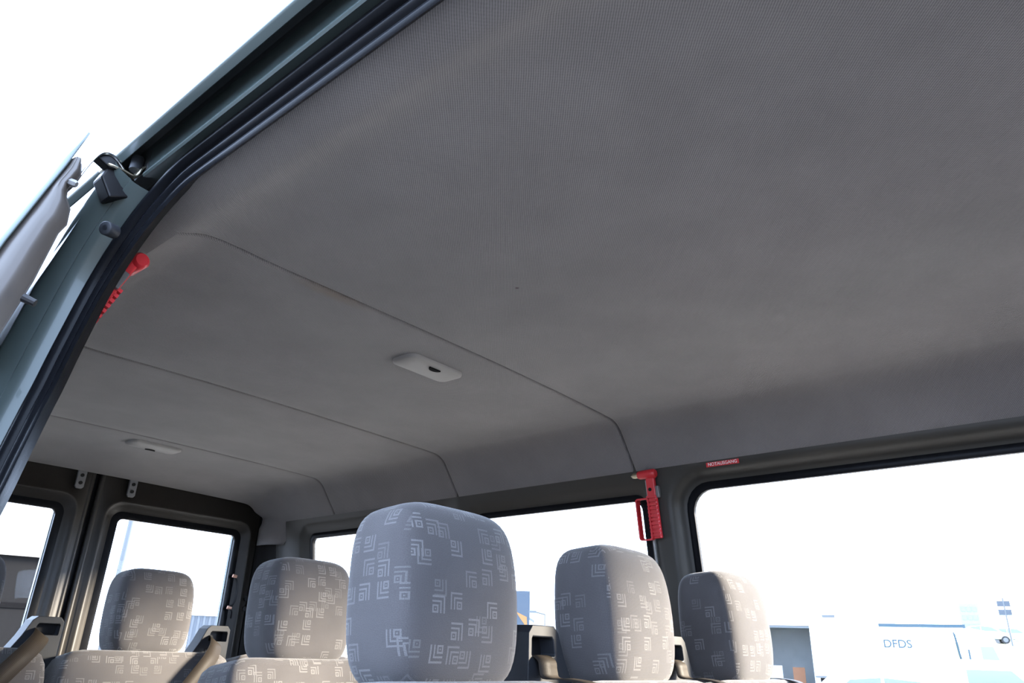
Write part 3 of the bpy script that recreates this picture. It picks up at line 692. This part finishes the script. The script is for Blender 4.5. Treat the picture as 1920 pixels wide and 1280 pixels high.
# ------------------------------------------------------------------ the open sliding door, standing outside the body side
dr = thing('sliding_door', 'open sliding door panel standing outside beside the grey-green pillar', 'door', (-1.0, -0.2, 0))
def D(v): return Vector(v)-Vector((-1.0, -0.2, 0))
OUT = [(-0.9048, 1.6871), (-0.9103, 1.6628), (-0.9208, 1.6187), (-0.9374, 1.5579), (-0.9594, 1.4751), (-0.9837, 1.3647), (-1.008, 1.2212), (-1.0279, 1.0556), (-1.0411, 0.8348), (-1.0456, 0.5), (-1.0456, 0.0), (-1.0334, -0.3)]
def door_sheet(name, prof, y0, y1, mat, th, hole=None):
    vs = []; ys = [y0, hole[0], hole[1], y1] if hole else [y0, y1]; fs = []; n = len(prof)
    for y in ys: vs += [D((x, y, z)) for x, z in prof]
    for r in range(len(ys)-1):
        for i in range(n-1):
            if hole and r == 1 and prof[i][1] <= hole[3] and prof[i+1][1] >= hole[2]: continue
            fs.append((r*n+i, r*n+i+1, (r+1)*n+i+1, (r+1)*n+i))
    return solidify(mesh_obj(name, vs, fs, mat, dr, True, angle=50), th, 0)
door_sheet('outer_skin', OUT, -0.105, 1.12, 'paint', .003, (0.04, .98, .85, 1.475))
INR = [(-0.9009, 1.6385), (-0.8971, 1.6187), (-0.902, 1.6021), (-0.9076, 1.5911), (-0.9059, 1.5767), (-0.8971, 1.5612), (-0.8954, 1.5359), (-0.902, 1.5193), (-0.9131, 1.4376), (-0.9291, 1.3592), (-0.9484, 1.2212), (-0.9672, 1.0556), (-0.9782, 0.8348), (-0.9837, 0.5), (-0.9837, 0), (-0.9837, -0.28)]
def interp(L, z):
    for (x0, z0), (x1, z1) in zip(L, L[1:]):
        if z <= z0 and z >= z1: return x0+(x1-x0)*(z0-z)/(z0-z1)
    return L[-1][0]
zz = sorted(set([z for _, z in INR]+[z for _, z in OUT if z < INR[0][1]]), reverse=True)
# leading edge: a rolled frame between skin and inner face, cross-section rounded forwards
def edge_frame(name, ya, deep, mat, mirror=1):
    vs = []; fs = []; n = 9
    for z in zz:
        xo = interp(OUT, z)+.002; xi = interp(INR, z)
        for k in range(n):
            t = k/(n-1); x = xo+(xi-xo)*t; bul = math.sin(PI*min(1, t*1.15))**0.6 if t < .87 else 0.35*(1-t)/.13
            y = ya-mirror*(deep*bul-.004*(math.exp(-((t-.42)/.07)**2)))
            vs.append(D((x, y, z)))
    for r in range(len(zz)-1):
        for k in range(n-1): a = r*n+k; fs.append((a, a+1, a+n+1, a+n))
    fs.append(tuple(range(n)))
    return mesh_obj(name, vs, fs, mat, dr, True, angle=60)
edge_frame('leading_edge', -0.095, .016, 'door_inner')
edge_frame('trailing_edge', 1.115, .012, 'door_inner', -1)
door_sheet('inner_panel', INR, -0.095, 1.115, 'door_inner', .003, (0.04, .98, .85, 1.438))
gl = [D((interp(OUT, z)+.014, y, z)) for y, z in ((.02, .83), (1.0, .83), (1.0, 1.49), (.02, 1.49))]
solidify(mesh_obj('door_pane', gl, [(0, 1, 2, 3)], 'glass', dr, False), .004, 0)
mb = MB(); mb.tube([D((-0.9110, -0.1035, 1.5976)), D((-0.9035, -0.1095, 1.5946)), D((-0.9015, -0.1110, 1.5938))], [.0055, .0055, .0045], 6); mb.build('frame_bolt', 'bracket', dr, smooth=False)
MB().tube([D((-0.9219, -0.1165, 1.4034)), D((-0.9087, -0.1242, 1.3979))], [.006, .005], 10).build('door_stud', 'black', dr)
# upper roller arm reaching into the rail
def strap(name, pts, w, mat, th=.003):
    vs = []; pts = smooth_path([D(p) for p in pts], 3)
    for p in pts: vs += [p+Vector((0, -w/2, 0)), p+Vector((0, w/2, 0))]
    return solidify(mesh_obj(name, vs, [(2*i, 2*i+1, 2*i+3, 2*i+2) for i in range(len(pts)-1)], mat, dr, True, angle=60), th, 0)
arm = strap('roller_arm', [(-0.8998, -0.0757, 1.6021), (-0.8899, -0.0668, 1.6407), (-0.8766, -0.0558, 1.6794), (-0.8645, -0.0447, 1.6981), (-0.8513, -0.0392, 1.7026), (-0.8358, -0.0337, 1.6959), (-0.8203, -0.0293, 1.6860), (-0.8093, -0.0271, 1.6827)], .030, 'chrome')
mb = MB(); mb.prism([D(q) for q in ((-.858, -.046, 1.664), (-.852, -.046, 1.684), (-.815, -.046, 1.684), (-.796, -.046, 1.676), (-.800, -.046, 1.654), (-.838, -.046, 1.634))], (0, .034, 0))
bevel(mb.build('roller_carriage', 'black', dr, smooth=False), .003)
mb = MB(); mb.prism([D(q) for q in ((-0.8733, -0.0514, 1.6893), (-0.8579, -0.0514, 1.7037), (-0.8424, -0.0514, 1.6959), (-0.8314, -0.0514, 1.6849), (-0.8513, -0.0514, 1.6805))], (0, .020, 0))
bevel(mb.build('roller_cover', 'black', dr, smooth=False), .002)
strap('carriage_plate', [(-0.8557, -0.0370, 1.6843), (-0.8314, -0.0370, 1.6854), (-0.8159, -0.0370, 1.6843), (-0.8093, -0.0359, 1.6893), (-0.8049, -0.0359, 1.7070), (-0.7983, -0.0348, 1.7114)], .036, 'steel', .0025)
MB().tube([D((-0.8093, -0.0337, 1.7070)), D((-0.8093, -0.0337, 1.7313))], .010, 14).build('guide_roller', 'plastic', dr)

# ------------------------------------------------------------------ outside: ground, halls, vehicles
GZ = -0.65
ground = struct('ground')
g = MB(); g.add([(-400, -400, GZ), (0.3, -400, GZ), (0.3, 500, GZ), (-400, 500, GZ)], [(0, 1, 2, 3)]); g.build('asphalt_yard', 'asphalt', ground)  # dark half of an invented ground split, less bounce on the door side
g = MB(); g.add([(0.3, -400, GZ), (700, -400, GZ), (700, 500, GZ), (0.3, 500, GZ)], [(0, 1, 2, 3)]); g.build('bounce_yard', 'bounce_ground', ground)  # invented pale half, bounces more light to the ceiling's window side
def base(px, depth):
    """ground point under the pixel column px at the given optical depth"""
    p = pix(px, 1250, depth); return Vector((p.x, p.y, GZ))
def face_rot(p, extra=0): return math.atan2(p.y-CAM.y, p.x-CAM.x)-PI/2+extra    # local +X runs to the right as seen from the van, +Y away
def gframe(px, depth, extra=0):
    p = base(px, depth); return p, face_rot(p, extra)

def make_vehicle(name, label, cat, p, rz, prof, width, glassp, mat, wheels, wr):
    """prof: side outline (x, z) ; glassp: list of side-glass outlines; wheels: x positions"""
    t = thing(name, label, cat, p, rz)
    o = MB().prism([(x, -width/2, z) for x, z in prof], (0, width, 0)).build('body', mat, t, angle=30); bevel(o, .06, 3)
    for gq in glassp:
        for sy in (-1, 1):
            q = [(x, sy*(width/2+.004), z) for x, z in gq]; MB().prism(q, (0, -sy*.02, 0)).build('side_window', 'car_glass', t, smooth=False)
    for x in wheels:
        for sy in (-1, 1):
            w = MB().tube([(x, sy*(width/2-.20), wr), (x, sy*(width/2+.01), wr)], wr, 24).build('wheel', 'tyre', t, angle=40)
            MB().tube([(x, sy*(width/2+.012), wr), (x, sy*(width/2+.02), wr)], wr*.6, 16).build('rim', 'bracket', w, angle=40)
    return t
CARP = [(-2.1, .35), (-2.12, .75), (-1.95, .95), (-1.75, 1.0), (-1.25, 1.42), (-.2, 1.50), (.45, 1.42), (1.15, .98), (1.95, .80), (2.1, .60), (2.08, .35)]
CARG = [[(-1.5, 1.02), (-1.12, 1.36), (-.45, 1.42), (-.45, 1.02)], [(-.38, 1.02), (-.38, 1.42), (.38, 1.36), (.92, 1.02)]]
def car(label, px, depth, extra, mat, lift=0):
    p, r = gframe(px, depth, extra); p.z += lift
    t = make_vehicle('parked_car', label, 'car', p, r, CARP, 1.7, CARG, mat, (-1.3, 1.3), .32)
    for nm, a, b in (('windscreen', (.52, 1.39), (1.10, 1.01)), ('rear_window', (-1.72, 1.02), (-1.30, 1.38))):
        dx = .012; MB().add([(a[0]+dx, -.65, a[1]+.012), (a[0]+dx, .65, a[1]+.012), (b[0]+dx, .7, b[1]+.012), (b[0]+dx, -.7, b[1]+.012)], [(0, 1, 2, 3)]).build(nm, 'car_glass', t, smooth=False)
    return t

# articulated lorry with lettered white trailer
p, r = gframe(1665, 38)
lor = thing('trailer_lorry', 'white articulated lorry with DFDS lettering on its box trailer', 'truck', p, r)
TW = 2.5
tr_ = MB().box((-3.6, 0, 1.1), (3.25, TW, 3.62)).build('trailer_box', 'car_white', lor, smooth=False)
MB().box((-.15, -.02, 3.62), (3.85, .02, 3.78)).build('top_rail', 'teal_ink', tr_, smooth=False)
MB().box((-3.6, -.02, 1.02), (3.25, .02, 1.12)).build('side_rail', 'roof_grey', tr_, smooth=False)
text_mesh('lettering', 'DFDS', .56, 'teal_ink', tr_, Matrix.Translation((.62, -.012, 2.78)) @ Matrix.Rotation(PI/2, 4, 'X'), .008, 0.012)
cab = MB().prism([(3.60, .0, .5), (3.60, 0, 3.35), (3.90, 0, 3.65), (4.90, 0, 3.45), (5.30, 0, 2.3), (5.40, 0, .5)], (0, TW, 0)).build('cab', 'car_white', lor, angle=30); bevel(cab, .08, 2)
MB().prism([(4.35, -.006, 2.0), (4.35, -.006, 2.75), (4.90, -.006, 2.75), (5.10, -.006, 2.05)], (0, .02, 0)).build('cab_window', 'car_glass', cab, smooth=False)
MB().prism([(3.77, -.006, 1.95), (3.77, -.006, 2.6), (3.85, -.006, 2.6), (3.85, -.006, 1.95)], (0, .02, 0)).build('cab_vent', 'teal_ink', cab, smooth=False)
MB().tube(smooth_path([(3.20, .2, 3.4), (3.31, .15, 3.3), (3.41, .15, 2.2), (3.55, .3, 1.8)]), .05, 8).build('air_hose', 'teal_ink', lor)
MB().box((-3.4, .6, .75), (5.1, 1.9, 1.1)).build('chassis', 'dark_trim', lor, smooth=False)
for x in (-2.8, -1.5, 3.0, 4.75):
    for yy in (.02, TW-.32):
        w = MB().tube([(x, yy, .5), (x, yy+.3, .5)], .5, 22).build('wheel', 'tyre', lor, angle=40); MB().tube([(x, yy-.01, .5), (x, yy, .5)], .28, 14).build('rim', 'bracket', w)
# white warehouse with an open loading bay
p, r = gframe(1520, 62)
wh = thing('warehouse', 'long white warehouse with an open loading bay beside the lettered lorry', 'building', p, r)
Hh = 5.75
mb = MB(); mb.box((-16, 0, 0), (-4.4, .3, Hh)); mb.box((.25, 0, 0), (7, .3, Hh)); mb.box((-4.4, 0, 4.75), (.25, .3, Hh)); mb.build('front_wall', 'white_wall', wh, smooth=False)
mb = MB(); mb.box((-16, .3, Hh-.25), (7, 18, Hh)); mb.build('roof', 'white_wall', wh, smooth=False)
mb = MB(); mb.box((-16, 17.8, 0), (7, 18, Hh)); mb.box((-16, .3, 0), (-15.8, 18, Hh)); mb.box((6.8, .3, 0), (7, 18, Hh)); mb.build('outer_wall', 'white_wall', wh, smooth=False)
mb = MB(); mb.box((-4.4, 9, 0), (.25, 9.2, 4.75)); mb.box((-4.6, .3, 0), (-4.4, 9, 4.9)); mb.box((.25, .3, 0), (.45, 9, 4.9)); mb.box((-4.4, .3, 4.75), (.25, 9, 4.9)); mb.build('bay_lining', 'interior_grey', wh, smooth=False)
o = MB().box((-4.4, .05, 4.55), (.25, .2, 4.75)).build('shutter_box', 'roof_grey', wh, smooth=False)
MB().box((1.4, -.12, 5.45), (2.4, .0, 5.65)).build('wall_lamp', 'roof_grey', wh, smooth=False)
cxy, sxy = math.cos(r), math.sin(r)
def rel(p, r, x, y, z=0): return (p.x+math.cos(r)*x-math.sin(r)*y, p.y+math.sin(r)*x+math.cos(r)*y, p.z+z)
for k, (x, y, w, h, m, lab) in enumerate(((-2.9, 2.0, 1.1, 1.5, 'interior_grey', 'dark grey pallet stack inside the loading bay'), (-1.0, 2.6, 1.0, 1.4, 'crate', 'brown crate inside the loading bay'))):
    t = thing('storage_crate', lab, 'crate', rel(p, r, x, y), r)
    MB().box((-w/2, 0, .15), (w/2, w, h)).build('crate_body', m, t, smooth=False)
    for q in (-w/2, -.05, w/2-.1): MB().box((q, 0, 0), (q+.1, w, .15)).build('pallet_block', 'crate', t, smooth=False)
# parked white van and cars
p, r = gframe(1842, 21, 0.35)
VANP = [(-2.2, .3), (-2.2, 1.75), (-2.0, 1.92), (.35, 1.92), (.65, 1.80), (1.35, 1.10), (2.05, .85), (2.15, .3)]
make_vehicle('parked_van', 'white delivery van parked on the yard in front of the grass bank', 'van', p, r, VANP, 1.75, [[(-.75, 1.12), (-.75, 1.66), (.40, 1.66), (.95, 1.12)]], 'car_white', (-1.4, 1.35), .33)
car('white car parked in front of the white warehouse and the lettered lorry', 1668, 17.5, 0.25, 'car_white')
bank = struct('grass_bank')
vs = []; fs = []
for k in range(25):
    px = 1500+40*k; n_ = random.random()*.15
    for dpt, h in ((43, 0), (50, 1.9), (56, 3.2), (62, 3.8), (110, 3.9)):
        q = base(px, dpt); vs.append((q.x, q.y, GZ+h*(min(1, max(0, (px-1560)/220))) + (n_ if h else -.02)))
for k in range(24):
    for j in range(4): a = k*5+j; fs.append((a, a+1, a+6, a+5))
mesh_obj('bank_turf', vs, fs, 'grass', bank)
vs = []; fs = []
for k in range(25):
    px = 1500+40*k
    for dpt, h in ((42.5, .15), (47, 1.32), (50, 2.0)):
        q = base(px, dpt); vs.append((q.x, q.y, GZ+h*(min(1, max(0, (px-1560)/220)))+.06+random.random()*.05))
for k in range(24):
    for j in range(2): a = k*3+j; fs.append((a, a+1, a+4, a+3))
mesh_obj('dry_turf', vs, fs, 'dry', bank)
car('silver car standing on top of the grass bank beside the lorry cab', 1862, 64, 0.1, 'car_silver', 3.85)
car('white car standing on top of the grass bank next to the signpost', 1915, 66, -0.1, 'car_white', 3.85)
p, r = gframe(1908, 60); t = thing('signpost', 'tall grey signpost on the grass bank', 'signpost', p, r)
MB().tube([(0, 0, 1.5), (0, 0, 7.4)], .07, 10).build('post', 'roof_grey', t)
for z in (6.0, 6.7): MB().box((-.5, -.05, z), (.45, -.02, z+.45)).build('sign_plate', 'pale_blue', t, smooth=False)
# far high-rise
p, r = gframe(1838, 150); t = thing('tower_block', 'distant pale high-rise block above the lorry cab', 'building', p, r)
MB().box((-1.8, 0, 0), (1.8, 5, 14.6)).build('tower_wall', 'tower', t, smooth=False)
MB().box((-2.7, 1, 0), (-1.8, 5, 8.0)).build('side_wing', 'white_wall', t, smooth=False)
for f_ in range(8):
    for q in (-1.4, -.4, .6): MB().box((q, -.06, 1.3+1.68*f_), (q+.8, .02, 2.2+1.68*f_)).build('tower_window', 'car_glass', t, smooth=False)
p, r = gframe(1862, 150); t = thing('advertising_column', 'slim blue advertising column behind the grass bank', 'sign', p, r)
MB().box((-.9, 0, 0), (.9, .8, 6.6)).build('column', 'navy', t, smooth=False); MB().box((-1.0, -.1, 6.6), (1.0, .9, 6.9)).build('cap', 'white_wall', t, smooth=False)
# seen between the headrests: hall with a pitched roof, sign tower, mast, hedge, lawn
p, r = gframe(1003, 70, 0.6); t = thing('pitched_hall', 'white hall with a grey pitched roof seen between the headrests', 'building', p, r)
MB().box((-.2, 0, 0), (9, 14, 4.6)).build('hall_wall', 'white_wall', t, smooth=False)
MB().prism([(-.6, -.6, 4.5), (9.4, -.6, 4.5), (9.4, 7, 7.2), (-.6, 7, 7.2)], (0, 0, .25)).build('roof', 'roof_grey', t, smooth=False)
for q in (1.0, 3.6, 6.2): 
    w = MB().box((q, -.05, 1.6), (q+1.5, .03, 3.2)).build('hall_window', 'pale_blue', t, smooth=False); MB().box((q+.1, -.08, 1.7), (q+1.4, -.04, 3.1)).build('pane', 'car_glass', w, smooth=False)
p, r = gframe(979, 52); t = thing('sign_tower', 'dark blue sign tower with an orange mark beside the pitched hall', 'sign', p, r)
MB().box((-.9, 0, 0), (.45, 1.0, 6.0)).build('sign_board', 'navy', t, smooth=False)
MB().prism([(-.55, -.03, 4.55), (.25, -.03, 4.20), (.32, -.03, 3.1), (.05, -.03, 3.75), (-.2, -.03, 4.05)], (0, .05, 0)).build('orange_mark', 'orange', t, smooth=False)
p, r = gframe(1021, 48); t = thing('lamp_mast', 'thin grey lamp mast in front of the pitched hall', 'lamp post', p, r)
MB().tube([(0, 0, 0), (0, 0, 4.2)], [.07, .045], 10).build('mast', 'roof_grey', t); MB().tube([(0, 0, 4.2), (-.7, 0, 4.35)], .04, 8).build('arm', 'roof_grey', t); MB().box((-1.1, -.1, 4.28), (-.6, .1, 4.42)).build('lamp_head', 'roof_grey', t, smooth=False)
lawn = struct('lawn'); vs = [base(a, d) for a, d in ((880, 26), (1120, 26), (1180, 46), (840, 46))]
mesh_obj('lawn_turf', [(v.x, v.y, GZ+.03) for v in vs], [(0, 1, 2, 3)], 'grass', lawn)
p, r = gframe(1010, 46); hd = thing('clipped_hedge', 'brown clipped hedge along the far side of the lawn', 'hedge', p, r)
vs = []; fs = []; nx = 60
for i in range(nx+1):
    for j, (yy, zz_) in enumerate(((0, 0), (-.1, .8), (.15, 1.55), (.6, 1.62), (.9, 1.2), (.95, 0))):
        vs.append((-5+10*i/nx, yy+random.uniform(-.08, .08), max(0, zz_+(random.uniform(-.10, .10) if zz_ else 0))))
for i in range(nx):
    for j in range(5): a = i*6+j; fs.append((a, a+1, a+7, a+6))
mesh_obj('hedge_foliage', vs, fs, 'hedge', hd)
# behind the van, through the rear windows
p, r = gframe(385, 40); t = thing('corrugated_hall', 'pale blue corrugated hall seen through the right rear door window', 'building', p, r)
MB().box((-1.2, 0, 0), (6, 8, 3.1)).build('hall_wall', 'pale_blue', t, smooth=False); MB().box((-1.3, -.12, 3.1), (6.1, 8.1, 3.35)).build('eaves', 'white_wall', t, smooth=False)
for k in range(24): MB().box((-1.15+.3*k, -.06, 0), (-1.03+.3*k, .0, 3.1)).build('rib', 'pale_blue', t, smooth=False)
p, r = gframe(186, 14); t = thing('flag_pole', 'pale flag pole behind the right rear door window', 'pole', p, r)
MB().tube([(0, 0, 0), (0, 0, 7.5)], [.10, .075], 12).build('pole', 'roof_grey', t); MB().tube([(0, 0, 7.5), (0, 0, 7.62)], [.07, .03], 12).build('pole_cap', 'chrome', t); MB().tube([(0, 0, 0), (0, 0, .25)], .12, 12).build('pole_foot', 'roof_grey', t)
p, r = gframe(30, 16); t = thing('dark_workshop', 'dark grey workshop with a round emblem seen through the left rear door window', 'building', p, r)
MB().box((-6, 0, 0), (.95, 8, 3.36)).build('hall_wall', 'grey_wall', t, smooth=False); MB().box((-6.1, -.15, 3.36), (1.05, 8.1, 3.50)).build('eaves', 'white_wall', t, smooth=False)
MB().tube([(.22, -.05, 2.94), (.22, .02, 2.94)], .19, 24).build('round_emblem', 'switch', t); MB().box((-6, -.03, 2.25), (.95, .0, 2.36)).build('cornice', 'switch', t, smooth=False)
o = MB().box((.05, -.05, .6), (.45, .0, 2.05)).build('lit_window', 'white_wall', t, smooth=False); MB().box((.09, -.07, .65), (.41, -.04, 2.0)).build('pane', 'pale_blue', o, smooth=False)
